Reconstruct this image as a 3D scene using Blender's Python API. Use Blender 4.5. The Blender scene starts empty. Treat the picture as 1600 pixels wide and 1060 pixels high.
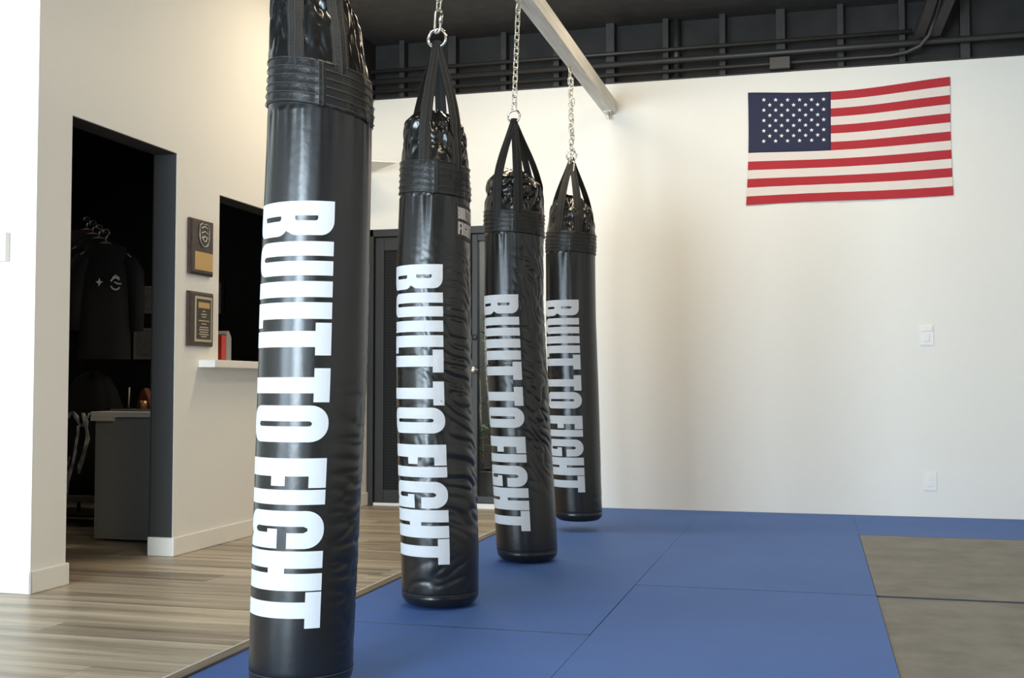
import bpy, bmesh, math, random
import numpy as np
from mathutils import Vector, Matrix, noise

random.seed(7)
SC = bpy.context.scene
COL = SC.collection
PI = math.pi
R = math.radians

# ------------------------------------------------------------------ materials
def new_mat(name):
    m = bpy.data.materials.new(name)
    m.use_nodes = True
    return m, m.node_tree.nodes, m.node_tree.links, m.node_tree.nodes['Principled BSDF']

def mat(name, col, rough=.5, metal=0., bump=0., bscale=40., var=0., spec=.5, coat=0.):
    m, N, L, b = new_mat(name)
    b.inputs['Base Color'].default_value = (*col, 1)
    b.inputs['Roughness'].default_value = rough
    b.inputs['Metallic'].default_value = metal
    b.inputs['Specular IOR Level'].default_value = spec
    b.inputs['Coat Weight'].default_value = coat
    if bump or var:
        tc = N.new('ShaderNodeTexCoord')
        n = N.new('ShaderNodeTexNoise'); n.inputs['Scale'].default_value = bscale
        n.inputs['Detail'].default_value = 5
        L.new(tc.outputs['Object'], n.inputs['Vector'])
        if bump:
            bp = N.new('ShaderNodeBump'); bp.inputs['Strength'].default_value = bump
            bp.inputs['Distance'].default_value = .01
            L.new(n.outputs['Fac'], bp.inputs['Height']); L.new(bp.outputs['Normal'], b.inputs['Normal'])
        if var:
            r = N.new('ShaderNodeMapRange')
            r.inputs['From Min'].default_value = .3; r.inputs['From Max'].default_value = .7
            r.inputs['To Min'].default_value = 1 - var; r.inputs['To Max'].default_value = 1 + var
            L.new(n.outputs['Fac'], r.inputs['Value'])
            mx = N.new('ShaderNodeMix'); mx.data_type = 'RGBA'; mx.blend_type = 'MULTIPLY'
            mx.inputs['Factor'].default_value = 1
            mx.inputs['A'].default_value = (*col, 1)
            L.new(r.outputs['Result'], mx.inputs['B']); L.new(mx.outputs['Result'], b.inputs['Base Color'])
    return m

M = {}
M['wall'] = mat('white_wall_paint', (.80, .77, .71), .62, bump=.12, bscale=90)
M['base'] = mat('baseboard_paint', (.82, .78, .71), .4)
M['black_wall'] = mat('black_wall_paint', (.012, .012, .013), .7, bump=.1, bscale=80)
M['reveal'] = mat('charcoal_reveal_paint', (.036, .034, .033), .55, bump=.1, bscale=80)
M['boards'] = mat('black_painted_boarding', (.017, .015, .0135), .75, bump=.35, bscale=6, var=.35)
M['ceil'] = mat('black_ceiling_paint', (.042, .038, .035), .75, bump=.2, bscale=8, var=.25)
M['stud'] = mat('black_stud_paint', (.03, .027, .024), .65, bump=.15, bscale=20, var=.2)
M['pipe'] = mat('black_pipe_paint', (.03, .028, .026), .45)
M['vinyl'] = mat('black_vinyl', (.009, .009, .0092), .26, bump=.05, bscale=40, spec=.5)
M['vinyl_shiny'] = mat('glossy_black_vinyl', (.007, .007, .007), .22, bump=.08, bscale=24, spec=.5)
M['band'] = mat('black_stitched_vinyl', (.009, .009, .009), .38, bump=.2, bscale=60, spec=.36)
M['web'] = mat('black_nylon_webbing', (.014, .013, .012), .65, bump=.4, bscale=160, spec=.3)
M['thread'] = mat('charcoal_thread', (.045, .043, .04), .7)
M['print'] = mat('white_vinyl_print', (.58, .59, .61), .55, bump=.06, bscale=55, spec=.25)
M['patch'] = mat('black_patch_fabric', (.015, .014, .014), .6)
M['patch_print'] = mat('pale_patch_print', (.5, .46, .46), .6)
M['chrome'] = mat('chrome', (.75, .74, .70), .18, 1)
M['zinc'] = mat('zinc_plated_steel', (.62, .60, .55), .3, 1)
M['beamwood'] = None
M['sw'] = mat('white_plastic', (.82, .80, .76), .35)
M['thermo'] = mat('thermostat_plastic', (.80, .77, .70), .4)
M['plaquewood'] = mat('dark_walnut', (.045, .026, .018), .38, bump=.1, bscale=30, var=.3)
M['brass'] = mat('satin_brass', (.62, .40, .16), .42, .6)
M['brass_dark'] = mat('dark_engraved_brass', (.06, .045, .03), .4, .3)
M['gold_line'] = mat('pale_gold_lettering', (.55, .47, .32), .4, .4)
M['silver'] = mat('pewter', (.55, .52, .45), .35, .8)
M['cabinet'] = mat('grey_laminate', (.30, .31, .30), .5, bump=.05, bscale=60, var=.06)
M['counter'] = mat('white_counter', (.85, .83, .78), .35)
M['paper'] = mat('certificate_paper', (.35, .36, .33), .6, var=.2, bscale=18)
M['frame'] = mat('black_picture_frame', (.02, .02, .02), .35)
M['cloth'] = mat('black_cloth', (.012, .012, .014), .85, bump=.4, bscale=25)
M['navy'] = mat('navy_cloth', (.014, .016, .03), .85, bump=.4, bscale=25)
M['maroon'] = mat('brown_red_cloth', (.06, .022, .018), .85, bump=.4, bscale=25)
M['logo'] = mat('grey_shirt_print', (.85, .85, .85), .7)
M['hanger'] = mat('grey_hanger_plastic', (.5, .47, .42), .35)
M['plastic'] = mat('crumpled_clear_plastic', (.55, .56, .57), .25, bump=.6, bscale=12, var=.8)  # pale grey paints the highlights of the crinkled plastic into its colour
M['board'] = mat('grey_brown_board', (.16, .14, .12), .6)
M['redwood'] = mat('red_brown_wood', (.16, .045, .025), .4)
M['red'] = mat('red_card', (.55, .05, .04), .5)
M['greycard'] = mat('grey_card', (.30, .30, .28), .5)
M['doorframe'] = mat('black_door_frame', (.02, .019, .018), .38)
M['mesh'] = None
M['planter'] = mat('grey_planter', (.12, .13, .14), .5, bump=.1, bscale=30)
M['soil'] = mat('dark_soil', (.03, .02, .015), .9, bump=.5, bscale=60)
M['leaf'] = mat('green_leaf', (.07, .17, .035), .45)
M['stem'] = mat('silver_grey_stem', (.45, .45, .42), .6, var=.5, bscale=60)
M['knob'] = mat('satin_nickel', (.70, .66, .56), .25, 1)
M['red_stripe'] = mat('flag_red_cotton', (.42, .020, .030), .8, bump=.25, bscale=120)
M['white_stripe'] = mat('flag_white_cotton', (.74, .66, .60), .8, bump=.25, bscale=120)
M['canton'] = mat('flag_navy_cotton', (.018, .020, .055), .8, bump=.25, bscale=120)
M['star'] = mat('flag_star_white', (.78, .78, .76), .7)

def wood_mat(name, c1, c2, scale, axis_stretch, rough=.5):
    m, N, L, b = new_mat(name)
    tc = N.new('ShaderNodeTexCoord'); mp = N.new('ShaderNodeMapping')
    mp.inputs['Scale'].default_value = axis_stretch
    L.new(tc.outputs['Object'], mp.inputs['Vector'])
    n = N.new('ShaderNodeTexNoise'); n.inputs['Scale'].default_value = scale; n.inputs['Detail'].default_value = 6
    L.new(mp.outputs['Vector'], n.inputs['Vector'])
    r = N.new('ShaderNodeValToRGB')
    r.color_ramp.elements[0].position = .35; r.color_ramp.elements[0].color = (*c1, 1)
    r.color_ramp.elements[1].position = .68; r.color_ramp.elements[1].color = (*c2, 1)
    L.new(n.outputs['Fac'], r.inputs['Fac']); L.new(r.outputs['Color'], b.inputs['Base Color'])
    b.inputs['Roughness'].default_value = rough
    return m
M['beamwood'] = wood_mat('whitewashed_timber', (.62, .595, .54), (.78, .755, .70), 3, (14, .8, 14), .6)
M['strip'] = wood_mat('oak_edge_strip', (.15, .122, .092), (.23, .19, .145), 3, (10, .6, 10), .45)

def floor_mat():
    m, N, L, b = new_mat('laminate_planks')
    tc = N.new('ShaderNodeTexCoord')
    sep = N.new('ShaderNodeSeparateXYZ'); L.new(tc.outputs['Object'], sep.inputs[0])
    def mth(op, a, bb=None, c=None):
        n = N.new('ShaderNodeMath'); n.operation = op
        for i, v in enumerate((a, bb, c)):
            if v is None: continue
            if isinstance(v, (int, float)): n.inputs[i].default_value = v
            else: L.new(v, n.inputs[i])
        return n.outputs[0]
    row = mth('FLOOR', mth('DIVIDE', sep.outputs['Y'], .19))
    wn = N.new('ShaderNodeTexWhiteNoise'); wn.noise_dimensions = '1D'; L.new(row, wn.inputs['W'])
    xs = mth('ADD', sep.outputs['X'], mth('MULTIPLY', wn.outputs['Value'], 1.3))
    colm = mth('FLOOR', mth('DIVIDE', xs, 1.7))
    cmb = N.new('ShaderNodeCombineXYZ'); L.new(row, cmb.inputs[0]); L.new(colm, cmb.inputs[1])
    w2 = N.new('ShaderNodeTexWhiteNoise'); w2.noise_dimensions = '2D'; L.new(cmb.outputs[0], w2.inputs['Vector'])
    # streaky grain along X
    cv = N.new('ShaderNodeCombineXYZ')
    L.new(mth('MULTIPLY', sep.outputs['X'], .5), cv.inputs[0])
    L.new(mth('MULTIPLY', sep.outputs['Y'], 9.), cv.inputs[1])
    L.new(mth('MULTIPLY', w2.outputs['Value'], 20.), cv.inputs[2])
    n1 = N.new('ShaderNodeTexNoise'); n1.inputs['Scale'].default_value = 1.5; n1.inputs['Detail'].default_value = 5
    n1.inputs['Roughness'].default_value = .62; n1.inputs['Distortion'].default_value = .5
    L.new(cv.outputs[0], n1.inputs['Vector'])
    f = mth('ADD', mth('MULTIPLY', mth('SUBTRACT', n1.outputs['Fac'], .5), 1.35), mth('MULTIPLY', w2.outputs['Value'], .26))
    f = mth('ADD', f, .37)
    r = N.new('ShaderNodeValToRGB'); e = r.color_ramp.elements
    e[0].position = .12; e[0].color = (.13, .105, .075, 1)
    e[1].position = .85; e[1].color = (.66, .565, .43, 1)
    k = e.new(.42); k.color = (.335, .278, .205, 1)
    k = e.new(.62); k.color = (.50, .42, .31, 1)
    L.new(f, r.inputs['Fac'])
    # plank joints
    fy = mth('FRACT', mth('DIVIDE', sep.outputs['Y'], .19))
    fx = mth('FRACT', mth('DIVIDE', xs, 1.7))
    j = mth('MAXIMUM', mth('LESS_THAN', fy, .012), mth('LESS_THAN', fx, .002))
    mx = N.new('ShaderNodeMix'); mx.data_type = 'RGBA'
    L.new(mth('MULTIPLY', j, .3), mx.inputs['Factor'])
    L.new(r.outputs['Color'], mx.inputs['A']); mx.inputs['B'].default_value = (.06, .045, .03, 1)
    L.new(mx.outputs['Result'], b.inputs['Base Color'])
    b.inputs['Roughness'].default_value = .38
    bp = N.new('ShaderNodeBump'); bp.inputs['Strength'].default_value = .08; bp.inputs['Distance'].default_value = .004
    L.new(n1.outputs['Fac'], bp.inputs['Height']); L.new(bp.outputs['Normal'], b.inputs['Normal'])
    return m
M['floor'] = floor_mat()
M['matside'] = mat('mat_edge_shade_and_dirt', (.015, .018, .028), .6)  # seam shade and dirt put into the colour of the mat sides

def mat_surface(name, c1, c2, scale, rough, bstr=.15, fine=260, mott=.0):
    m, N, L, b = new_mat(name)
    tc = N.new('ShaderNodeTexCoord'); geo = N.new('ShaderNodeNewGeometry')
    n = N.new('ShaderNodeTexNoise'); n.inputs['Scale'].default_value = scale; n.inputs['Detail'].default_value = 8
    n.inputs['Roughness'].default_value = .65
    L.new(geo.outputs['Position'], n.inputs['Vector'])
    r = N.new('ShaderNodeValToRGB'); r.color_ramp.elements[0].position = .3; r.color_ramp.elements[1].position = .72
    r.color_ramp.elements[0].color = (*c1, 1); r.color_ramp.elements[1].color = (*c2, 1)
    L.new(n.outputs['Fac'], r.inputs['Fac']); L.new(r.outputs['Color'], b.inputs['Base Color'])
    n2 = N.new('ShaderNodeTexNoise'); n2.inputs['Scale'].default_value = fine
    L.new(geo.outputs['Position'], n2.inputs['Vector'])
    bp = N.new('ShaderNodeBump'); bp.inputs['Strength'].default_value = bstr; bp.inputs['Distance'].default_value = .003
    L.new(n2.outputs['Fac'], bp.inputs['Height']); L.new(bp.outputs['Normal'], b.inputs['Normal'])
    b.inputs['Roughness'].default_value = rough; b.inputs['Specular IOR Level'].default_value = .22
    return m
M['bluemat'] = mat_surface('blue_mat_vinyl', (.056, .132, .390), (.068, .152, .430), 1.6, .6)
M['greymat'] = mat_surface('grey_mat_vinyl', (.150, .147, .133), (.245, .240, .220), 4.0, .6)

def mesh_screen_mat():
    m, N, L, b = new_mat('black_screen_mesh')
    tc = N.new('ShaderNodeTexCoord')
    br = N.new('ShaderNodeTexBrick'); br.offset = 0
    br.inputs['Color1'].default_value = (.006, .006, .006, 1); br.inputs['Color2'].default_value = (.007, .007, .007, 1)
    br.inputs['Mortar'].default_value = (.016, .016, .016, 1)
    br.inputs['Scale'].default_value = 1; br.inputs['Brick Width'].default_value = .022
    br.inputs['Row Height'].default_value = .022; br.inputs['Mortar Size'].default_value = .003
    mp = N.new('ShaderNodeMapping'); mp.inputs['Rotation'].default_value = (R(90), 0, 0)
    L.new(tc.outputs['Object'], mp.inputs['Vector']); L.new(mp.outputs['Vector'], br.inputs['Vector'])
    L.new(br.outputs['Color'], b.inputs['Base Color']); b.inputs['Roughness'].default_value = .6; b.inputs['Specular IOR Level'].default_value = .2
    return m
M['mesh'] = mesh_screen_mat()
def glass_mat():
    m, N, L, b = new_mat('door_glass')
    b.inputs['Base Color'].default_value = (.85, .88, .88, 1)
    b.inputs['Roughness'].default_value = .02; b.inputs['Transmission Weight'].default_value = 1
    b.inputs['IOR'].default_value = 1.05
    return m
M['glass'] = glass_mat()

# ------------------------------------------------------------------ helpers
class MB:
    """collects vertices and faces for one mesh object"""
    def __init__(s): s.v = []; s.f = []; s.mi = []
    def add(s, v, f, mi=0):
        o = len(s.v); s.v += [tuple(p) for p in v]
        s.f += [tuple(i + o for i in q) for q in f]; s.mi += [mi] * len(f); return s
    def box(s, x0, x1, y0, y1, z0, z1, mi=0):
        v = [(x, y, z) for z in (z0, z1) for y in (y0, y1) for x in (x0, x1)]
        return s.add(v, [(0, 2, 3, 1), (4, 5, 7, 6), (0, 1, 5, 4), (2, 6, 7, 3), (0, 4, 6, 2), (1, 3, 7, 5)], mi)
    def tube(s, pts, r, n=10, closed=False, cap=True):
        pts = [Vector(p) for p in pts]; k = len(pts); rings = []
        rr = r if isinstance(r, (list, tuple)) else [r] * k
        up = None
        for i, p in enumerate(pts):
            a = pts[(i - 1) % k] if (closed or i) else p
            c = pts[(i + 1) % k] if (closed or i < k - 1) else p
            t = (c - a).normalized()
            if up is None: up = Vector((0, 0, 1)) if abs(t.z) < .9 else Vector((1, 0, 0))
            u = (up - t * up.dot(t)).normalized(); w = t.cross(u); up = u
            rings.append([p + (u * math.cos(2 * PI * j / n) + w * math.sin(2 * PI * j / n)) * rr[i] for j in range(n)])
        v = [q for ring in rings for q in ring]; f = []
        for i in range(k if closed else k - 1):
            i2 = (i + 1) % k
            for j in range(n): f.append((i * n + j, i * n + (j + 1) % n, i2 * n + (j + 1) % n, i2 * n + j))
        if not closed and cap:
            f.append(tuple(range(n))[::-1]); f.append(tuple((k - 1) * n + j for j in range(n)))
        return s.add(v, f)
    def lathe(s, prof, c=(0, 0, 0), n=32):
        v = []; f = []
        for r, z in prof:
            v += [(c[0] + r * math.cos(2 * PI * j / n), c[1] + r * math.sin(2 * PI * j / n), c[2] + z) for j in range(n)]
        for i in range(len(prof) - 1):
            for j in range(n): f.append((i * n + j, i * n + (j + 1) % n, (i + 1) * n + (j + 1) % n, (i + 1) * n + j))
        f.append(tuple(range(n))[::-1]); f.append(tuple((len(prof) - 1) * n + j for j in range(n)))
        return s.add(v, f)
    def prism(s, poly, fn, d):
        """poly: 2D points; fn(a, b, depth) -> 3D"""
        n = len(poly); v = [fn(a, b, 0) for a, b in poly] + [fn(a, b, d) for a, b in poly]
        f = [tuple(range(n)), tuple(range(n, 2 * n))[::-1]] + [(i, (i + 1) % n, n + (i + 1) % n, n + i) for i in range(n)]
        return s.add(v, f)
    def build(s, name, mats, parent=None, smooth=False, bevel=0., origin=None, fix=True):
        me = bpy.data.meshes.new(name)
        v = s.v
        if origin is not None: v = [(p[0] - origin[0], p[1] - origin[1], p[2] - origin[2]) for p in v]
        me.from_pydata(v, [], s.f); me.update()
        if not isinstance(mats, (list, tuple)): mats = [mats]
        for m in mats: me.materials.append(m)
        if len(mats) > 1: me.polygons.foreach_set('material_index', s.mi)
        if fix:
            bm = bmesh.new(); bm.from_mesh(me); bmesh.ops.recalc_face_normals(bm, faces=bm.faces); bm.to_mesh(me); bm.free()
        if smooth: me.polygons.foreach_set('use_smooth', [True] * len(me.polygons))
        o = bpy.data.objects.new(name, me); COL.objects.link(o)
        if origin is not None: o.location = origin
        if parent is not None:
            o.parent = parent
            o.location = Vector(o.location) - abs_loc(parent)
        if bevel:
            b = o.modifiers.new('bevel', 'BEVEL'); b.width = bevel; b.segments = 2; b.limit_method = 'ANGLE'; b.angle_limit = R(40)
        return o
def abs_loc(o):
    p = Vector((0, 0, 0))
    while o is not None: p += Vector(o.location); o = o.parent
    return p
def tag(o, label, cat, group=None, kind=None):
    o['label'] = label; o['category'] = cat
    if group: o['group'] = group
    if kind: o['kind'] = kind
    return o
def thing(name, loc, label, cat, group=None, kind=None):
    o = bpy.data.objects.new(name, None); COL.objects.link(o); o.location = loc
    return tag(o, label, cat, group, kind)
def struct(o, label, cat): return tag(o, label, cat, None, 'structure')
def smoothstep(a, b, x):
    t = np.clip((x - a) / (b - a), 0, 1); return t * t * (3 - 2 * t)

# ------------------------------------------------------------------ camera
cam = bpy.data.cameras.new('camera'); cam_o = bpy.data.objects.new('camera', cam); COL.objects.link(cam_o)
cam_o.location = (0, 0, .87)
cam_o.rotation_euler = (R(90 + 2.3806), 0, R(14.929))
cam.sensor_width = 36; cam.lens = 1780 / 1600 * 36
cam.clip_start = .05
SC.camera = cam_o

# ------------------------------------------------------------------ room shell
XL, YB, ZF, ZC = -3.3, 8.1, -.03, 3.53
WT = .13
XR, YF, XFAR = 3.6, -3.2, -8.2
ZW = 3.065
o = MB().box(XFAR, XR, YF, YB + 1.6, ZF - .1, ZF).build('floor', M['floor'])
struct(o, 'light brown wood plank floor on the left of the blue mats', 'floor')
o = MB().box(XFAR, XR, YF, YB + .3, ZC, ZC + .12).build('ceiling', M['ceil'])
struct(o, 'black painted ceiling above the room', 'ceiling')

DY0, DY1, DZ = 4.51, 5.40, 2.12         # doorway
WY0, WY1, WZ0, WZ1 = 5.855, 7.15, 1.02, 1.97   # pass-through opening
m = MB(); x0, x1 = XL - WT, XL
m.box(x0, x1, 4.27, DY0, ZF, ZC).box(x0, x1, DY0, DY1, DZ, ZC).box(x0, x1, DY1, WY0, ZF, ZC)
m.box(x0, x1, WY0, WY1, ZF, WZ0 - .04).box(x0, x1, WY0, WY1, WZ1, ZC).box(x0, x1, WY1, 7.5, ZF, ZC).box(x0, x1, 7.5, YB, ZF, ZW)
struct(m.build('wall_left', M['wall']), 'cream white wall with dark doorway and pass-through opening', 'wall')
o = MB().box(XFAR, XL - WT, 4.27, 4.27 + WT, ZF, ZC).build('wall_lobby', M['wall'])
struct(o, 'bright white wall end at the left edge with a thermostat', 'wall')
# doorway lining (charcoal paint on the reveal)
t = .004
m = MB()
m.box(x0 - .002, x1 - .003, DY1 - t, DY1, ZF + .095, DZ).box(x0 - .002, x1 - .003, DY0, DY0 + t, ZF + .095, DZ)
m.box(x0 - .002, x1 - .003, DY0, DY1, DZ - t, DZ)
struct(m.build('door_1', M['reveal']), 'open doorway with charcoal reveals leading into a dark office', 'doorway')
# pass-through lining and sill
w = thing('window_1', (XL, WY0, WZ0), 'black lined pass-through opening with white sill beside the nearest bag', 'opening', kind='structure')
m = MB()
m.box(x0 - .002, x1 - .003, WY0, WY0 + t, WZ0, WZ1).box(x0 - .002, x1 - .003, WY1 - t, WY1, WZ0, WZ1)
m.box(x0 - .002, x1 - .003, WY0, WY1, WZ1 - t, WZ1)
m.build('window_lining', M['reveal'], w, origin=(XL, WY0, WZ0))
MB().box(XL - WT - .03, XL + .10, WY0 - .21, WY1 + .06, WZ0 - .045, WZ0 - .003).box(XL - WT - .03, XL, WY0, WY1, WZ0 - .045, WZ0 - .0025) .build('window_sill', M['base'], w, bevel=.004, origin=(XL, WY0, WZ0))
# baseboards
def baseboard(name, boxes, lab):
    m = MB()
    for b in boxes: m.box(*b)
    struct(m.build(name, M['base'], bevel=.006), lab, 'baseboard')
bh = .10
baseboard('baseboard_left', [(XL, XL + .014, DY1, YB, ZF, ZF + bh), (XL - WT - .014, XL + .014, DY1 - .012, DY1 + .002, ZF, ZF + bh)],
          'cream baseboard under the plaques wrapping the doorway jamb')
baseboard('baseboard_lobby', [(XL, XL + .014, 4.256, DY0, ZF, ZF + bh), (XFAR, XL + .014, 4.256, 4.27, ZF, ZF + bh), (XL - WT - .01, XL + .014, DY0 - .002, DY0 + .012, ZF, ZF + bh)],
          'cream baseboard at the foot of the leftmost wall end')
# back wall, with an entrance in its left corner
EX0, EX1, EZ = -3.3, -2.02, 2.065
m = MB()
m.box(EX1, XR, YB, YB + .14, ZF, ZW).box(XL - WT, EX1, YB, YB + .14, EZ, ZW)
struct(m.build('wall_back', M['wall']), 'white back wall carrying the flag', 'wall')
# black boarded wall above it, studs
o = MB().box(XL - WT, XR, YB + .14, YB + .18, ZW - .1, ZC).build('wall_upper', M['boards'])
struct(MB().box(XL - WT, XL, 7.5, YB + .139, ZW, ZC).build('wall_corner', M['boards']), 'black boarding at the top of the back left corner', 'wall')
struct(o, 'black boarding above the white back wall', 'wall')
o = MB().box(XL, XR, YB + .03, YB + .14, ZW, ZW + .02).build('wall_top_shade_strip', M['stud'])  # dark strip stands in for the shadow line on the wall top
struct(o, 'thin black strip standing for the shadow line along the top of the back wall', 'trim')
k = 0
for i in range(-4, 12):
    x = -1.43 + .405 * i
    if x > XR - .1 or x < XL + .05: continue
    wd = .04 if i % 3 else .06
    o = MB().box(x - wd / 2, x + wd / 2, YB + .05, YB + .14, ZW + .02, ZC).build('wall_stud', M['stud'])
    tag(o, 'black painted upright stud against the black boarding above the white wall', 'stud', 'black studs above the back wall', 'structure')
# shell out of view
struct(MB().box(XR, XR + .12, YF, YB, ZF, ZC).build('wall_right', M['wall']), 'white wall on the right of the mats', 'wall')
struct(MB().box(XFAR - .12, XFAR, YF, 4.4, ZF, ZC).build('wall_far_left', M['wall']), 'white wall at the far left of the lobby', 'wall')
# front wall with shop windows behind the camera
FW = [(-7.4, -4.3), (-3.4, -1.5), (-.7, 1.2)]
FZ0, FZ1 = .15, 2.75
m = MB(); xs = [XFAR] + [v for p in FW for v in p] + [XR]
for a, b in zip(xs[0::2], xs[1::2]): m.box(a, b, YF - .12, YF, FZ0, FZ1)
m.box(XFAR, XR, YF - .12, YF, ZF, FZ0).box(XFAR, XR, YF - .12, YF, FZ1, ZC)
struct(m.build('wall_front', M['wall']), 'white shopfront wall behind the viewer', 'wall')
# dark office behind the left wall
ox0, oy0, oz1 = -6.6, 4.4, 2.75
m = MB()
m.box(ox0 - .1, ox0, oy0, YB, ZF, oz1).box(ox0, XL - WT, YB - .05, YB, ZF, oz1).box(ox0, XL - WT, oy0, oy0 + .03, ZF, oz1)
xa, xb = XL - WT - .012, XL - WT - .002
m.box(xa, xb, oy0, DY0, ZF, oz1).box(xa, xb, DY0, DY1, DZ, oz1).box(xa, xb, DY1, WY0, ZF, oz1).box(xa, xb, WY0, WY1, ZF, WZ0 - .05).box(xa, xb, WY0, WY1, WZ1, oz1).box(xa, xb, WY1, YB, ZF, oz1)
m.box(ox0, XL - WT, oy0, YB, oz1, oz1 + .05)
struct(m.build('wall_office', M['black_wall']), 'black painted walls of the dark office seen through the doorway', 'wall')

# ------------------------------------------------------------------ floor mats
def gym_mat(x0, x1, y0, y1, mt, label, group, g=(.0008, .0008, .0008, .0008), top=0.):
    o = MB().box(x0 + g[0], x1 - g[1], y0 + g[2], y1 - g[3], ZF, top).build('gym_mat', [mt, M['matside']], bevel=.0006, origin=((x0 + x1) / 2, (y0 + y1) / 2, ZF))
    for p in o.data.polygons: p.material_index = 0 if abs(p.normal.z) > .5 else 1
    tag(o, label, 'mat', group)
T_ = .0003
o = MB().box(-1.825, 2.25, 1.98, YB - .01, ZF, ZF + .002).build('floor_seam_shade', M['frame'])  # black sheet added so the gaps between mats look shaded
struct(o, 'added dark underlay giving the seams of the blue and grey mats their shade', 'underlay')
gb, gg = 'blue training mats', 'grey training mats'
xA, xB, xC, xD, xE = -1.83, -.775, .235, 1.245, 2.255
gym_mat(xA, xB, 1.97, 3.97, M['bluemat'], 'blue floor mat under the nearest punching bag, beside the wood floor', gb, (.001, .001, .001, .001), -.0018)
gym_mat(xA, xB, 3.97, 5.97, M['bluemat'], 'blue floor mat under the second and third punching bags', gb, (.001, .001, .001, T_))
gym_mat(xA, xB, 5.97, YB - .005, M['bluemat'], 'blue floor mat under the farthest punching bag, touching the back wall', gb, (.001, T_, T_, T_))
gym_mat(xB, xC, 3.01, 5.01, M['bluemat'], 'blue floor mat beside the near grey mat, at bottom center', gb, (.001, .001, .001, .001), -.0009)
gym_mat(xB, xC, 5.01, 7.02, M['bluemat'], 'blue floor mat beside the far grey mat', gb, (.0006, .001, .0022, T_))
gym_mat(xB, xC, 7.02, YB - .005, M['bluemat'], 'short blue floor mat against the back wall, left of the flag', gb, (T_, T_, T_, T_))
gym_mat(xC, xD, 7.02, YB - .005, M['bluemat'], 'blue strip of mat between the grey mats and the back wall', gb, (T_, T_, .002, T_))
gym_mat(xD, xE, 7.02, YB - .005, M['bluemat'], 'blue strip of mat along the back wall at the right edge', gb, (T_, T_, .002, T_))
gym_mat(xC, xD, 3.01, 5.01, M['greymat'], 'near grey floor mat at the bottom right corner', gg, (.001, .001, .001, .002), -.006)
gym_mat(xC, xD, 5.01, 7.02, M['greymat'], 'far grey floor mat, next to the blue strip by the back wall', gg, (.001, .001, .002, .0015), -.0005)
o = MB().box(xA - .046, xA - .0035, 1.2, YB - .01, ZF, .006).build('trim_2', M['strip'], bevel=.003)
MB().box(xA - .053, xA - .0465, 1.2, YB - .01, ZF, .007).build('strip_lip', M['base'], o, bevel=.002)
struct(o, 'narrow wooden edge strip between wood floor and blue mats', 'trim')

# ------------------------------------------------------------------ beam and bolts
BX0, BX1, BZ0, BZ1 = -1.468, -1.380, 2.845, 2.945
beam = thing('ceiling_beam', (-1.424, 2.0, BZ0), 'whitewashed timber beam carrying the punching bags, running to the back wall', 'beam', kind='structure')
MB().box(BX0, BX1, 1.6, YB - .002, BZ0, BZ1).build('timber', M['beamwood'], beam, bevel=.006, origin=(-1.424, 2.0, BZ0))
bx = -1.424
m = MB().box(bx - .03, bx + .03, YB - .12, YB - .01, BZ0 - .008, BZ0).lathe([(.012, 0), (.012, .03), (.007, .032), (.007, .045)], (bx, YB - .06, BZ0 - .05), 12)
m.build('end_bracket', M['zinc'], beam, origin=(bx, YB - .06, BZ0))

def torus_pts(c, a, b, ra, rb, n=24):
    c = Vector(c); a = Vector(a); b = Vector(b)
    return [c + a * (ra * math.cos(2 * PI * i / n)) + b * (rb * math.sin(2 * PI * i / n)) for i in range(n)]
def stadium(c, a, b, w, l, n=7):
    """closed oval in plane a (short), b (long)"""
    c = Vector(c); a = Vector(a); b = Vector(b); p = []
    h = l - w
    for i in range(n + 1):
        q = -PI / 2 + PI * i / n; p.append(c + b * (h / 2 + w / 2 * math.cos(q)) + a * (w / 2 * math.sin(q)))
    for i in range(n + 1):
        q = PI / 2 + PI * i / n; p.append(c + b * (-h / 2 + w / 2 * math.cos(q)) + a * (w / 2 * math.sin(q)))
    return p

def chain(p0, p1, label, hookstyle, seed):
    """p0 top (under the eye bolt), p1 bottom (through the bag ring)"""
    p0 = Vector(p0); p1 = Vector(p1); d = (p1 - p0); L = d.length; d.normalize()
    a = d.cross(Vector((0, 1, 0))).normalized(); b = d.cross(a).normalized()
    root = thing('hanging_chain', p0, label, 'chain', 'chains holding the punching bags')
    hook = .085 if hookstyle else .0
    L2 = L - hook
    ln = .047; pitch = .0365; n = max(2, int(round((L2 - .01) / pitch))); pitch = (L2 - .01) / n
    tw = .35 + seed
    for i in range(n):
        c = p0 + d * (pitch * (i + .5))
        ang = tw + (PI / 2) * i
        u = a * math.cos(ang) + b * math.sin(ang)
        MB().tube(stadium(c, u, d, .026, ln), .0036, 8, closed=True).build('link', M['zinc'], root, smooth=True, origin=c)
    if hook:
        c = p0 + d * (L2 + hook / 2 - .006)
        u = a * math.cos(.5) + b * math.sin(.5)
        m = MB().tube(stadium(c, u, d, .034, hook + .012), .0055, 8, closed=True)
        m.tube([c + d * -.03 + u * .017, c + d * .012 + u * .017], .0085, 10)
        m.build('snap_hook', M['zinc'], root, smooth=True, origin=c)
    return root
def eye_bolt(y):
    c = (bx - .026, y, BZ0)
    m = MB().tube(torus_pts((c[0], y, BZ0 - .028), (0, 1, 0), (0, 0, 1), .021, .021), .005, 8, closed=True)
    m.tube([(c[0], y, BZ0 - .012), (c[0], y, BZ0 + .004)], .006, 8)
    m.lathe([(.016, 0), (.016, .004)], (c[0], y, BZ0 - .004), 16)
    m.build('eye_bolt', M['zinc'], beam, smooth=True, origin=c)
    return Vector((c[0], y, BZ0 - .046))

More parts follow.
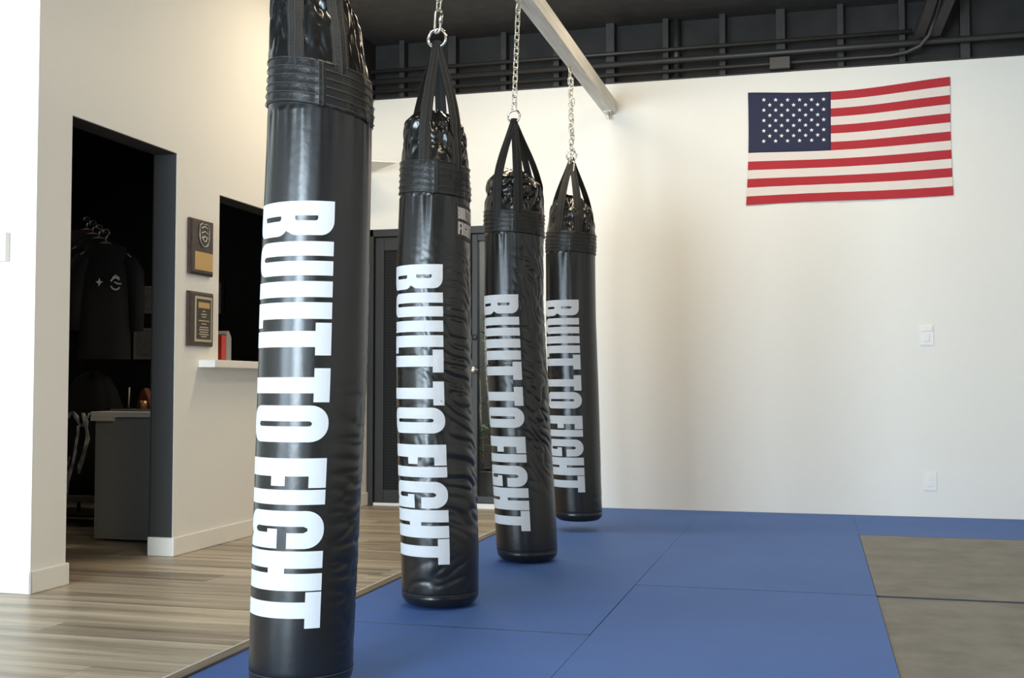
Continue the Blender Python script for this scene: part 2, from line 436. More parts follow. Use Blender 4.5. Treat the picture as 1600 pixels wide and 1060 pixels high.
# ------------------------------------------------------------------ lettering outlines (s along reading direction, t up the letter)
TH = 137.
def rr(s0, s1, t0, t1, r, corners='1111', n=7):
    """rounded rectangle; corners: s0t0, s1t0, s1t1, s0t1 ; r: (rs, rt)"""
    rs, rt = r; P = []
    for k, (cs, ct, a0) in enumerate([(s0 + rs, t0 + rt, 180), (s1 - rs, t0 + rt, 270), (s1 - rs, t1 - rt, 0), (s0 + rs, t1 - rt, 90)]):
        if corners[k] == '1':
            for i in range(n + 1):
                q = R(a0 + 90 * i / n); P.append((cs + rs * math.cos(q), ct + rt * math.sin(q)))
        else:
            P.append([(s0, t0), (s1, t0), (s1, t1), (s0, t1)][k])
    return P
def letter(ch, w):
    """list of (outer, holes); polygons in (s, t*TH)"""
    H = TH
    if ch == 'I': return [([(0, 0), (w, 0), (w, H), (0, H)], [])]
    if ch == 'T':
        b = .165 * H; a = (w - 25) / 2
        return [([(a, 0), (a + 25, 0), (a + 25, H - b), (w, H - b), (w, H), (0, H), (0, H - b), (a, H - b)], [])]
    if ch == 'L':
        return [([(0, 0), (w, 0), (w, .17 * H), (26, .17 * H), (26, H), (0, H)], [])]
    if ch == 'F':
        return [([(0, 0), (28, 0), (28, .40 * H), (w - 3, .40 * H), (w - 3, .57 * H), (28, .57 * H), (28, .82 * H), (w, .82 * H), (w, H), (0, H)], [])]
    if ch == 'H':
        k = (w - 8) / 2
        return [([(0, 0), (k, 0), (k, .40 * H), (w - k, .40 * H), (w - k, 0), (w, 0), (w, H), (w - k, H), (w - k, .60 * H), (k, .60 * H), (k, H), (0, H)], [])]
    if ch == 'O':
        return [(rr(0, w, 0, H, (w * .46, H * .19)), [rr(w / 2 - 4, w / 2 + 4, .17 * H, .83 * H, (3.9, 5))])]
    if ch == 'U':
        c = w / 2; out = rr(0, w, 0, H, (w * .46, H * .2), '1100')
        slot = rr(c - 4, c + 4, .16 * H, H, (3.9, 6), '1100')
        # slot is open at the top: walk outer then the slot backwards
        n = len(out)
        sl = slot[:-2]; sl = [(c - 4, H)] + sl + [(c + 4, H)]
        o2 = out[:-2]; return [(o2 + [(w, H)] + sl[::-1] + [(0, H)], [])]
    if ch == 'B':
        out = [(0, 0)] + rr(0, w, 0, .52 * H, (w * .42, H * .14), '0110')[1:-1]
        out = [q for q in out if q[1] < .495 * H]
        up = [q for q in rr(0, w - 1, .47 * H, H, (w * .42, H * .14), '0110')[1:-1] if q[1] > .505 * H]
        return [(out + [(w - 7, .50 * H)] + up + [(0, H)],
                 [rr(23, 31, .17 * H, .42 * H, (3.9, 4), '0110'), rr(23, 31, .59 * H, .83 * H, (3.9, 4), '0110')])]
    if ch == 'G':
        c = w / 2
        o = rr(0, w, 0, H, (w * .46, H * .19))
        n = 8
        left = o[3 * n:4 * n] + o[0:n]            # top-left arc then bottom-left arc
        bot = [(c + 2, 0), (c + 9, .035 * H)]
        P = o[0:n] + [(c - 2, 0), (c + 6, .03 * H), (c + 9, .06 * H), (w - 9, 0), (w, 0), (w, .50 * H), (c - 1, .50 * H), (c - 1, .37 * H), (c + 5, .37 * H),
             (c + 5, .21 * H), (c + 2, .17 * H), (c - 2, .17 * H), (c - 5, .21 * H), (c - 5, .79 * H), (c - 2, .83 * H), (c + 2, .83 * H), (c + 5, .79 * H), (c + 5, .61 * H), (w, .61 * H)] + o[2 * n:3 * n] + o[3 * n:4 * n]
        return [(P, [])]
# text as measured: (letter, start, width) in units of the nearest bag's pixels
TEXT = [('B', 0, 55), ('U', 63.5, 53.5), ('I', 126, 25), ('L', 159, 39), ('T', 191, 51), ('T', 262, 53), ('O', 320, 57), ('F', 402, 46),
        ('I', 451, 23), ('G', 483.5, 58.5), ('H', 546, 61), ('T', 609, 56)]
TLEN = 665.

def flat_text(items, cuts_s, cuts_t):
    """triangulated flat letters, cut along regular lines -> (verts (s,t), faces)"""
    bm = bmesh.new()
    for ch, s0, w, t0, k in items:
        for outer, holes in letter(ch, w):
            ed = []
            for poly in [outer] + holes:
                vs = []
                for p in poly:
                    if vs and (Vector((s0 + p[0], t0 + p[1] * k, 0)) - vs[-1].co).length < 1e-4: continue
                    vs.append(bm.verts.new((s0 + p[0], t0 + p[1] * k, 0)))
                if (vs[0].co - vs[-1].co).length < 1e-4: bm.verts.remove(vs.pop())
                for i in range(len(vs)): ed.append(bm.edges.new((vs[i], vs[(i + 1) % len(vs)])))
            bmesh.ops.triangle_fill(bm, use_beauty=True, use_dissolve=False, edges=ed)
    for ax, cuts in ((0, cuts_s), (1, cuts_t)):
        for c in cuts:
            co = [0, 0, 0]; no = [0, 0, 0]; co[ax] = c; no[ax] = 1
            bmesh.ops.bisect_plane(bm, geom=bm.verts[:] + bm.edges[:] + bm.faces[:], dist=1e-5, plane_co=co, plane_no=no)
    bm.verts.ensure_lookup_table(); bm.verts.index_update()
    v = [(x.co.x, x.co.y) for x in bm.verts]; f = [tuple(q.index for q in p.verts) for p in bm.faces]
    bm.free(); return v, f
LET_V, LET_F = flat_text([(c, s, w, 0, 1) for c, s, w in TEXT], np.arange(4, TLEN, 7.0), np.arange(4, TH, 6.0))

# ------------------------------------------------------------------ punching bags
def interp(tab, z):
    return np.interp(z, [q[0] for q in tab], [q[1] for q in tab])
class Bag:
    def __init__(s, Y, prof, zbot, band, rim, dome, ring, thi, ztext, wr, seed):
        s.Y = Y; s.band = band; s.rim = rim; s.dome = dome; s.ring = ring; s.zbot = zbot
        s.thi = thi; s.ztext = ztext; s.wr = wr; s.seed = seed
        zz = np.linspace(-.1, 2.2, 461)
        p = sorted(prof, key=lambda q: q[1])
        X = np.interp(zz, [q[1] for q in p], [q[0] for q in p]); r = np.interp(zz, [q[1] for q in p], [q[2] for q in p])
        ker = np.exp(-np.linspace(-2, 2, 41) ** 2); ker /= ker.sum()
        pad = lambda a: np.concatenate([np.full(20, a[0]), a, np.full(20, a[-1])])
        s.zz = zz; s.X = np.convolve(pad(X), ker, 'valid'); s.r = np.convolve(pad(r), ker, 'valid')
        s.phi = math.atan2(-Y, -float(np.interp(1., zz, s.X)))    # direction towards the camera
    def ax(s, z): return float(np.interp(z, s.zz, s.X))
    def rad(s, z): return float(np.interp(z, s.zz, s.r))
    def wrinkle(s, th, z):
        """radial offset; th in degrees from the side facing the camera, positive to the right"""
        d = .0022 * noise.noise((math.cos(R(th)) * 1.3, math.sin(R(th)) * 1.3, z * 1.6 + s.seed))
        k = z - s.band[0]
        if k < 0:                                               # puckers under the band
            e = math.exp(k / .10)
            d += e * .0065 * (noise.noise((math.cos(R(th)) * 6.5, math.sin(R(th)) * 6.5, s.seed * 3 + z * .5)))
        for (t0, t1, z0, z1, amp, ang, fs, fc) in s.wr:
            tt = (th - t0) / (t1 - t0); zq = (z - z0) / (z1 - z0)
            if -.2 < tt < 1.2 and -.1 < zq < 1.1:
                wgt = max(0, min(1, (tt + .2) / .4, (1.2 - tt) / .4)) * max(0, min(1, (zq + .1) / .25, (1.1 - zq) / .25))
                u = R(th) * .152; a = R(ang + 14 * noise.noise((z * 3, u * 6, s.seed)))
                p = u * math.cos(a) + z * math.sin(a); q = -u * math.sin(a) + z * math.cos(a)
                n = 1 - abs(noise.noise((p * fs, q * fc, s.seed * 1.7))) * 2.2
                n = max(0, n); g = .5 + .5 * noise.noise((u * 5, z * 3.3, s.seed + 9))
                d -= amp * wgt * n * n * (.35 + g)
        return d
    def pt(s, th, z, off=0., zr=None):
        """point on the side surface"""
        a = s.phi + R(th); r = s.rad(z) + s.wrinkle(th, z) + off
        if zr is not None: r *= zr
        return Vector((s.ax(z) + r * math.cos(a), s.Y + r * math.sin(a), z))
    def tilt(s, th): return -.03 * math.sin(R(th)) * s.seed_tilt

def make_bag(b, label, tilt=0., patch=False, crumple=1., strap_angles=(-20, 30, 160, 212)):
    zc0 = b.zbot; org = Vector((b.ax(.2), b.Y, b.zbot))
    root = thing('punching_bag', org, label, 'punching bag', 'black punching bags hanging in a row')
    NT = 176
    ths = [360. * j / NT - 180 for j in range(NT)]
    # body
    m = MB(); rows = []
    cr = .042
    for i in range(9):                                          # rounded bottom edge
        q = PI / 2 * i / 8; rows.append((b.zbot + cr * (1 - math.sin(q)), 1 - cr / .15 * (1 - math.cos(q))))
    rows = rows[::-1]
    # rows go from the side (scale 1) ... sort so the lowest comes first
    rows = sorted(rows)
    rows = [(z, 1 - (cr / .15) * (1 - math.sqrt(max(0, 1 - ((b.zbot + cr - z) / cr) ** 2)))) for z, _ in rows]
    ztop = b.band[0] + .03
    n = 250
    for i in range(1, n + 1): rows.append((b.zbot + cr + (ztop - b.zbot - cr) * i / n, 1.))
    v = []
    for sc_in in (.35, .75):
        v += [b.pt(th, b.zbot, 0, rows[0][1] * sc_in) + Vector((0, 0, -.004 * (1 - sc_in))) for th in ths]
    for z, sc_ in rows:
        seam = -.0025 * math.exp(-((z - b.zbot - .05) / .004) ** 2)
        tz = z + (tilt * max(0, (z - ztop + .25) / .25) if z > ztop - .25 else 0) * 0
        v += [b.pt(th, z, seam, sc_) for th in ths]
    f = [tuple(range(NT))[::-1]]
    for i in range(len(rows) + 1):
        for j in range(NT): f.append((i * NT + j, i * NT + (j + 1) % NT, (i + 1) * NT + (j + 1) % NT, (i + 1) * NT + j))
    def sk(th, z):                                             # slant of the sewn band
        return z - tilt * math.sin(R(th))
    top0 = (len(rows) + 1) * NT
    for j in range(NT): v[top0 + j] = b.pt(ths[j], sk(ths[j], rows[-1][0]))
    m.add(v, f).build('body', M['vinyl'], root, smooth=True, origin=org, fix=False)
    # bottom seam stitching
    m = MB().tube([b.pt(th, b.zbot + .052, .0006) for th in ths[::2]], .0013, 5, closed=True)
    m.build('bottom_seam', M['thread'], root, smooth=True, origin=org)
    # sewn band
    z0, z1 = b.band
    m = MB(); v = []
    prof = [(z0 - .001, .0005), (z0, .004)] + [(z0 + (z1 - z0) * i / 20, .0042 + .0004 * math.cos(2 * PI * 5 * i / 20)) for i in range(1, 20)] + [(z1, .004), (z1 + .001, .0)]
    for z, off in prof:
        for th in ths:
            lap = .003 if -3 < th < 5 else 0
            cr_ = .0035 * crumple * noise.noise((math.cos(R(th)) * 4, math.sin(R(th)) * 4, z * 14 + b.seed)) * (1.6 if 25 < th < 110 else .6)
            v.append(b.pt(th, sk(th, z), off + lap + cr_))
    f = [(i * NT + j, i * NT + (j + 1) % NT, (i + 1) * NT + (j + 1) % NT, (i + 1) * NT + j) for i in range(len(prof) - 1) for j in range(NT)]
    band = m.add(v, f).build('sewn_band', M['band'], root, smooth=True, origin=org, fix=False)
    m = MB()
    for k in range(6):
        z = z0 + .004 + (z1 - z0 - .008) * k / 5
        for half in (0, 1):
            seg = [th for th in ths if (-180 <= th < -2 if half == 0 else 6 < th < 180)]
            m.tube([b.pt(th, sk(th, z + (.003 if half else 0)), .0068 + .0035 * crumple * noise.noise((math.cos(R(th)) * 4, math.sin(R(th)) * 4, z * 14 + b.seed)) * (1.6 if 25 < th < 110 else .6)) for th in seg], .0011, 5)
    for th in (-1, 3): m.tube([b.pt(th, sk(th, z0 + (z1 - z0) * q / 8), .0085) for q in range(9)], .0011, 5)
    m.build('stitching', M['thread'], band, smooth=True, origin=org)
    # crumpled top cover
    m = MB(); v = []; NR = 46
    axt = b.ax(z1); rt = b.rad(z1)
    def cover(th, u):
        """u 0..1 up the side, 1..2 in over the top"""
        e = noise.noise((math.cos(R(th)) * 2.2, math.sin(R(th)) * 2.2, b.seed * 5 + u))
        e2 = 1 - abs(noise.noise((math.cos(R(th)) * 3.2 + e, math.sin(R(th)) * 3.2, b.seed * 2 + u * 1.8 + e))) * 2.2
        e2 = max(-.3, e2); e3 = 1 - abs(noise.noise((math.cos(R(th)) * 3.6 + e, math.sin(R(th)) * 3.6 + 2 * e, b.seed + u * 2.6))) * 2.4; e3 = max(0, e3)
        a = b.phi + R(th)
        if u <= 1:
            z = z1 - .004 + (b.rim - z1) * u + .020 * crumple * e * u
            r = b.rad(z) if z < b.rim else b.rad(b.rim)
            q = u * u
            r = r + .002 - .012 * crumple * min(1, 2 * u) * e2 * e2 - .005 * min(1, 2.5 * u) * e3 * e3 + .012 * crumple * e * u - .05 * max(0, u - .8) ** 2
            z = sk(th, z) if u < .2 else sk(th, z)
            cx = b.ax(z)
        else:
            w = u - 1; r0 = b.rad(b.rim) + .000
            r = r0 * (1 - w) ** .75 * (1 + .08 * crumple * e) - (.012 * crumple * e2 * e2 + .007 * e3 * e3) * (1 - w) - .002 * (1 - w)
            z = b.rim + (b.dome - b.rim) * math.sin(w * PI / 2) * 1.0 + .020 * crumple * e * (1 - w) + (.016 * crumple * e2 + .012 * e3) * w * (1 - w) * 3
            z = sk(th, z) * (1 - w) + z * w
            r = max(r, .0005); cx = b.ax(b.rim)
        return Vector((cx + r * math.cos(a), b.Y + r * math.sin(a), z))
    us = [2 * i / (NR - 1) for i in range(NR)]
    for u in us: v += [cover(th, u) for th in ths]
    f = [(i * NT + j, i * NT + (j + 1) % NT, (i + 1) * NT + (j + 1) % NT, (i + 1) * NT + j) for i in range(NR - 1) for j in range(NT)]
    f.append(tuple((NR - 1) * NT + j for j in range(NT)))
    m.add(v, f).build('top_cover', M['vinyl_shiny'], root, smooth=True, origin=org, fix=False)
    # straps: from the band over the cover up to the ring
    ringc = Vector(b.ring)
    for k, sa in enumerate(strap_angles):
        pts = []
        pts.append(b.pt(sa, sk(sa, z1 - .03), -.001)); pts.append(b.pt(sa, sk(sa, z1 + .004), .0055))
        a = b.phi + R(sa); rad = Vector((math.cos(a), math.sin(a), 0))
        for u in (.18, .4, .6, .8, .95):
            p = cover(sa, u); base = b.pt(sa, min(b.rim, p.z))
            c = Vector((b.ax(p.z), b.Y, p.z)); r = max((p - c).length, b.rad(p.z) * (.99 - .03 * u)) + .006
            pts.append(c + rad * r)
        last = pts[-1].copy()
        end = ringc + Vector((0, 0, -.026)) + rad * .010
        for q in (.25, .5, .75, 1.):
            p = last.lerp(end, q); p += rad * (.018 * math.sin(q * PI)) * (1 - q); pts.append(p)
        # fold over the ring
        pts.append(ringc + Vector((0, 0, -.012)) + rad * .006)
        # refine
        P = []
        for i in range(len(pts) - 1):
            for s_ in range(5): P.append(pts[i].lerp(pts[i + 1], s_ / 5))
        P.append(pts[-1])
        for _ in range(3): P = [P[0]] + [(P[i - 1] + P[i] * 2 + P[i + 1]) / 4 for i in range(1, len(P) - 1)] + [P[-1]]
        tang0 = Vector((-math.sin(a), math.cos(a), 0))
        N_ = len(P); vv = []; th_ = .0045
        lines = [[], [], []]
        for i, p in enumerate(P):
            t = (P[min(i + 1, N_ - 1)] - P[max(i - 1, 0)]).normalized()
            fr = i / (N_ - 1); wv = .024 * (1 - .30 * smoothstep(.55, 1., fr))
            tw = R((10 if k % 2 else -14) * math.sin(fr * PI) )
            sd = (tang0 - t * tang0.dot(t)).normalized(); nn = t.cross(sd).normalized()
            if nn.dot(rad) < 0: nn = -nn
            sd2 = sd * math.cos(tw) + nn * math.sin(tw); n2 = nn * math.cos(tw) - sd * math.sin(tw)
            curl = .0025
            vv += [p - sd2 * wv - n2 * curl, p + n2 * th_, p + sd2 * wv - n2 * curl, p + sd2 * wv - n2 * (curl + .003), p - n2 * .003 + n2 * .002, p - sd2 * wv - n2 * (curl + .003)]
            for li, q in enumerate((-.72, 0, .72)): lines[li].append(p + sd2 * wv * q + n2 * (th_ * (1 - abs(q)) + .0008 - curl * abs(q)))
        ff = [(i * 6 + j, i * 6 + (j + 1) % 6, (i + 1) * 6 + (j + 1) % 6, (i + 1) * 6 + j) for i in range(N_ - 1) for j in range(6)]
        ff += [(0, 1, 2, 3, 4, 5), tuple((N_ - 1) * 6 + j for j in range(6))]
        so = MB().add(vv, ff).build('strap', M['web'], root, origin=P[0])
        m = MB()
        for li in (0, 1, 2): m.tube(lines[li][:int(N_ * .9)], .0010, 4)
        m.build('strap_stitching', M['thread'], so, smooth=True, origin=P[0])
    # ring
    ca = math.cos(R(-8)); sa_ = math.sin(R(-8))
    m = MB().tube(torus_pts(ringc, (ca, sa_, 0), (0, 0, 1), .040 if patch else .032, .038 if patch else .031, 32), .0058, 10, closed=True)
    m.build('ring', M['chrome'], root, smooth=True, origin=ringc)
    # lettering, wrapped on the vinyl
    z_hi, z_lo = b.ztext; v = []
    arc = .265
    for s_, t_ in LET_V:
        z = z_hi + (z_lo - z_hi) * s_ / TLEN
        th = b.thi - (1 - t_ / TH) * math.degrees(arc / .152)
        v.append(b.pt(th, z, .0011))
    MB().add(v, LET_F).build('lettering', M['print'], root, smooth=True, origin=org)
    if patch:
        p0, p1, q0, q1 = 36, 84, 1.455, 1.605
        v = []; nx, nz = 14, 18
        for i in range(nz + 1):
            for j in range(nx + 1):
                th = p0 + (p1 - p0) * j / nx; z = q0 + (q1 - q0) * i / nz - .014 * j / nx
                edge = -.001 if i in (0, nz) or j in (0, nx) else .0022
                v.append(b.pt(th, z, edge))
        f = [(i * (nx + 1) + j, i * (nx + 1) + j + 1, (i + 1) * (nx + 1) + j + 1, (i + 1) * (nx + 1) + j) for i in range(nz) for j in range(nx)]
        po = MB().add(v, f).build('patch', M['patch'], root, smooth=True, origin=org)
        po['label'] = 'square black patch with two rows of pale lettering'
        # two rows of upright letters
        def row(txt, ws, gap=6):
            it = []; x = 0
            for c, w_ in zip(txt, ws):
                if c != ' ': it.append((c, x, w_, 0, 1))
                x += w_ + gap
            return it, x - gap
        m = MB()
        for txt, ws, ra, rb in (('BUILT TO', (55, 54, 25, 39, 51, 14, 53, 57), .545, .86), ('FIGHT', (46, 23, 58, 61, 56), .13, .47)):
            it, W = row(txt, ws); LV, LF = flat_text(it, np.arange(10, W, 22), np.arange(20, TH, 30))
            v = []
            for s_, t_ in LV:
                fx = .08 + .84 * s_ / W; fz = ra + (rb - ra) * t_ / TH
                th = p0 + (p1 - p0) * fx; z = q0 + (q1 - q0) * fz - .014 * fx
                v.append(b.pt(th, z, .0034))
            m.add(v, LF)
        m.build('patch_lettering', M['patch_print'], po, smooth=True, origin=org)
        m = MB()
        for e_ in (.045,):
            loop = [(p0 + (p1 - p0) * a_, q0 + (q1 - q0) * c_ - .014 * a_) for a_, c_ in
                    [(e_ + (1 - 2 * e_) * i / 12, e_) for i in range(12)] + [(1 - e_, e_ + (1 - 2 * e_) * i / 12) for i in range(12)] +
                    [(1 - e_ - (1 - 2 * e_) * i / 12, 1 - e_) for i in range(12)] + [(e_, 1 - e_ - (1 - 2 * e_) * i / 12) for i in range(12)]]
            m.tube([b.pt(a_, c_, .003) for a_, c_ in loop], .001, 4, closed=True)
        m.build('patch_stitching', M['thread'], po, smooth=True, origin=org)
    return root

P1 = [(-1.431, .02, .1470), (-1.431, .072, .1474), (-1.427, .236, .1486), (-1.417, .51, .1509), (-1.403, .877, .1542), (-1.395, 1.248, .1539), (-1.388, 1.528, .1515), (-1.386, 1.697, .1491), (-1.391, 1.829, .1400), (-1.400, 1.95, .128), (-1.41, 2.1, .11)]
P2 = [(-1.459, 0, .152), (-1.459, .037, .1534), (-1.462, .24, .1562), (-1.471, .495, .1567), (-1.486, .88, .1522), (-1.491, 1.32, .149), (-1.490, 1.398, .1478), (-1.486, 1.659, .139), (-1.486, 1.795, .1353), (-1.487, 1.921, .1260), (-1.482, 2.01, .11)]
P3 = [(-1.40, 0, .150), (-1.406, .083, .1536), (-1.414, .242, .1523), (-1.433, .562, .1511), (-1.451, .883, .1532), (-1.471, 1.271, .1505), (-1.472, 1.596, .1493), (-1.471, 1.759, .1511), (-1.472, 1.907, .142), (-1.47, 2.0, .12)]
P4 = [(-1.399, .05, .144), (-1.406, .186, .1460), (-1.421, .496, .1521), (-1.434, .886, .1545), (-1.447, 1.278, .153), (-1.449, 1.672, .1514), (-1.444, 1.829, .1505), (-1.440, 1.988, .126), (-1.444, 2.06, .11)]
#            Y     prof zbot  band(bottom, top)   rim   dome   ring                 thi  text z
b1 = Bag(3.03, P1, .018, (1.650, 1.780), 2.00, 2.05, (-1.40, 3.03, 2.35), 18, (1.3836, .2065), [(35, 110, .05, .95, .0030, 6, 7, 30)], 1.3)
b2 = Bag(4.36, P2, .006, (1.630, 1.762), 1.925, 1.975, (-1.479, 4.36, 2.29), 14, (1.349, .181), [(12, 100, .35, 1.42, .0085, -24, 8, 26), (-80, 14, .30, 1.35, .0030, -16, 8, 22), (-60, 40, .03, .2, .003, 10, 8, 20)], 4.1)
b3 = Bag(5.56, P3, .006, (1.632, 1.745), 1.905, 1.955, (-1.472, 5.56, 2.245), 8, (1.3234, .165), [(10, 100, .42, 1.58, .0080, -28, 8, 24), (-80, 10, .6, 1.3, .002, -16, 8, 22)], 7.7)
b4 = Bag(6.83, P4, .060, (1.682, 1.803), 1.965, 2.035, (-1.441, 6.83, 2.293), 18, (1.390, .239), [(-90, -20, .7, 1.3, .0025, -20, 8, 22), (50, 110, .1, .6, .002, 10, 8, 20)], 11.2)
make_bag(b1, 'largest and nearest black punching bag, its top cut off at the top of the picture', tilt=.028, strap_angles=(-26, 24, 156, 205))
make_bag(b2, 'second black punching bag from the front, with a square badge patch near its top', tilt=.014, patch=True, strap_angles=(-18, 40, 168, 222))
make_bag(b3, 'third black punching bag from the front, creased along its right side', tilt=.012, strap_angles=(-34, 8, 112, 142))
make_bag(b4, 'farthest black punching bag, smooth, hanging clear of the mat by the back wall', tilt=.012, strap_angles=(-30, 16, 120, 236))
for b, lab, hs, sd in ((b1, 'steel chain above the nearest punching bag, out at the top', 1, .0), (b2, 'steel chain with bright snap hook above the second punching bag', 1, .3),
                       (b3, 'steel chain hanging from the beam to the third punching bag', 0, .1), (b4, 'double steel chain hanging from the beam to the farthest punching bag', 0, .6)):
    top = eye_bolt(b.Y)
    bot = Vector(b.ring) + Vector((0, 0, .022))
    r_ = chain(top + Vector((0, 0, .012)), bot, lab, hs, sd)
    if b is b4:                                                # spare end of the chain folded down beside it
        d0 = top + Vector((.014, -.02, -.05))
        n = 17; L = (d0.z - (b.ring[2] - .045))
        for i in range(n):
            c = Vector((d0.x + .006 * math.sin(i * 1.9), d0.y - .012 * math.sin(i), d0.z - L * i / (n - 1)))
            u = Vector((math.cos(i * PI / 2 + .8), math.sin(i * PI / 2 + .8), 0))
            MB().tube(stadium(c, u, (0, 0, 1), .025, .046), .0035, 8, closed=True).build('link', M['zinc'], r_, smooth=True, origin=c)
        c = Vector((d0.x + .004, d0.y - .01, b.ring[2] - .085))
        MB().tube(stadium(c, (.8, -.6, 0), (.1, 0, .99), .034, .085), .005, 8, closed=True).build('snap_hook', M['zinc'], r_, smooth=True, origin=c)

# ------------------------------------------------------------------ flag
def flag():
    TL, TR, BR, BL = Vector((-.440, 0, 2.934)), Vector((.893, 0, 2.952)), Vector((.903, 0, 2.150)), Vector((-.460, 0, 2.138))
    yw = YB - .006
    org = Vector((.22, yw, 2.15))
    root = thing('american_flag', org, 'red, white and blue flag with stars and stripes on the back wall', 'flag')
    def P(u, v, off=0.):                                        # u 0..1 right, v 0..1 down
        top = TL.lerp(TR, u); bot = BL.lerp(BR, u)
        top.z -= .046 * math.sin(PI * min(1, u * 1.0)) ** 1.2 * (1 - .35 * u)
        bot.z += .004 * math.sin(PI * u * 2)
        p = top.lerp(bot, v)
        p.x += .010 * math.sin(v * PI) * (1 if u < .02 else (u - .5) * -1.)
        w = .0035 * math.sin(u * 9 + v * 3) + .0022 * math.sin((u * 1.36 - v * .8) * 34) * smoothstep(.35, 1., v) * .9 + .0015 * noise.noise((u * 8, v * 6, 2))
        p.y = yw - .006 - w - off
        return p
    NU, NV = 100, 52
    cu = .42
    rows = [i / NV for i in range(NV + 1)]
    def sheet(u0, u1, v0, v1, nu, nv, pick, name, mats):
        m = MB(); v = [P(u0 + (u1 - u0) * j / nu, v0 + (v1 - v0) * i / nv) for i in range(nv + 1) for j in range(nu + 1)]
        for i in range(nv):
            for j in range(nu):
                pass
        m.v = [tuple(q) for q in v]
        for i in range(nv):
            for j in range(nu):
                m.f.append((i * (nu + 1) + j, i * (nu + 1) + j + 1, (i + 1) * (nu + 1) + j + 1, (i + 1) * (nu + 1) + j)); m.mi.append(pick(v0 + (v1 - v0) * (i + .5) / nv))
        o = m.build(name, mats, root, smooth=True, origin=org, fix=False)
        s = o.modifiers.new('thick', 'SOLIDIFY'); s.thickness = .0012; s.offset = 1
        return o
    strp = lambda v: 0 if int(v * 13) % 2 == 0 else 1
    m = MB()
    NU1 = 60
    def add(u0, u1, v0, v1, nu, nv):
        v = [P(u0 + (u1 - u0) * j / nu, v0 + (v1 - v0) * i / nv) for i in range(nv + 1) for j in range(nu + 1)]
        for i in range(nv):
            k = strp(v0 + (v1 - v0) * (i + .5) / nv)
            m.add([v[i * (nu + 1) + j] for j in range(nu + 1)] + [v[(i + 1) * (nu + 1) + j] for j in range(nu + 1)],
                  [(j, nu + 1 + j, nu + 2 + j, j + 1) for j in range(nu)], k)
    add(cu, 1, 0, 7 / 13, 58, 28); add(0, 1, 7 / 13, 1, 100, 24)
    o = m.build('stripes', [M['red_stripe'], M['white_stripe']], root, smooth=True, origin=org, fix=False)
    sheet(0, cu, 0, 7 / 13, 42, 28, lambda v: 0, 'canton', M['canton'])
    m = MB()
    for r in range(9):
        nst = 6 if r % 2 == 0 else 5
        for c in range(nst):
            fu = .195 + .72 * ((c + (0 if nst == 6 else .5)) / 5); fv = .125 + .69 * r / 8
            cu_, cv_ = fu * cu, fv * 7 / 13
            v = [P(cu_, cv_, .003)]
            for q in range(10):
                rr_ = .0155 if q % 2 == 0 else .0068; a = PI / 2 + q * PI / 5
                v.append(P(cu_ + rr_ * math.cos(a) / 1.34, cv_ - rr_ * math.sin(a) / .79, .003))
            m.add(v, [(0, 1 + q, 1 + (q + 1) % 10) for q in range(10)])
    m.build('stars', M['star'], root, origin=org)
flag()

# ------------------------------------------------------------------ wall plates, thermostat, plaques
def plate(name, x0, x1, z0, z1, label, cat, kind):
    c = Vector(((x0 + x1) / 2, YB, (z0 + z1) / 2)); r = thing(name, c, label, cat)
    MB().box(x0, x1, YB - .007, YB - .0005, z0, z1).build('cover_plate', M['sw'], r, bevel=.003, origin=c)
    if kind == 'switch':
        MB().box(c.x - .017, c.x + .017, YB - .0135, YB - .006, c.z - .040, c.z + .012).build('rocker', M['sw'], r, bevel=.002, origin=c)
        MB().box(c.x - .036, c.x + .036, YB - .0125, YB - .006, c.z + .026, c.z + .058).build('label_holder', M['sw'], r, bevel=.002, origin=c)
    else:
        for dz in (-.021, .021):
            MB().box(c.x - .017, c.x + .017, YB - .010, YB - .006, c.z + dz - .014, c.z + dz + .014).build('socket', M['sw'], r, bevel=.003, origin=c)
        for sx, sz in ((0, 0),): MB().lathe([(.003, 0), (.003, .0015)], (0, 0, 0), 10)
plate('light_switch', .678, .765, 1.144, 1.283, 'small white switch plate on the back wall below the flag', 'switch', 'switch')
plate('wall_outlet', .689, .772, .175, .297, 'small white outlet plate low on the back wall', 'outlet', 'outlet')
c = Vector((-3.51, 4.27, 1.48)); r = thing('thermostat', c, 'white thermostat box on the bright wall at the left edge', 'thermostat')
MB().box(-3.60, -3.432, 4.238, 4.269, 1.42, 1.548).build('housing', M['thermo'], r, bevel=.004, origin=c)
MB().box(-3.575, -3.50, 4.236, 4.239, 1.49, 1.53).build('display', M['greycard'], r, origin=c)

def plaque(y0, y1, z0, z1, label):
    c = Vector((XL, (y0 + y1) / 2, z0)); r = thing('wall_plaque', c, label, 'plaque', 'plaques on the cream wall')
    e = .012
    m = MB(); a = [(y0, z0), (y1, z0), (y1, z1), (y0, z1)]; bq = [(y0 + e, z0 + e), (y1 - e, z0 + e), (y1 - e, z1 - e), (y0 + e, z1 - e)]
    v = [(XL + .0005, y, z) for y, z in a] + [(XL + .016, y, z) for y, z in a] + [(XL + .024, y, z) for y, z in bq]
    m.add(v, [(3, 2, 1, 0)] + [(i, (i + 1) % 4, 4 + (i + 1) % 4, 4 + i) for i in range(4)] + [(4 + i, 4 + (i + 1) % 4, 8 + (i + 1) % 4, 8 + i) for i in range(4)] + [(8, 9, 10, 11)])
    m.build('board', M['plaquewood'], r, origin=c)
    def slab(name, mt, ya, yb, za, zb, t=.0265, par=None, b=.0):
        return MB().box(XL + .0235, XL + t, ya, yb, za, zb).build(name, mt, par or r, origin=c, bevel=b)
    return r, c, slab
r, c, slab = plaque(5.512, 5.757, 1.486, 1.792, 'dark wooden plaque with shield emblem and brass plate, upper of the two')
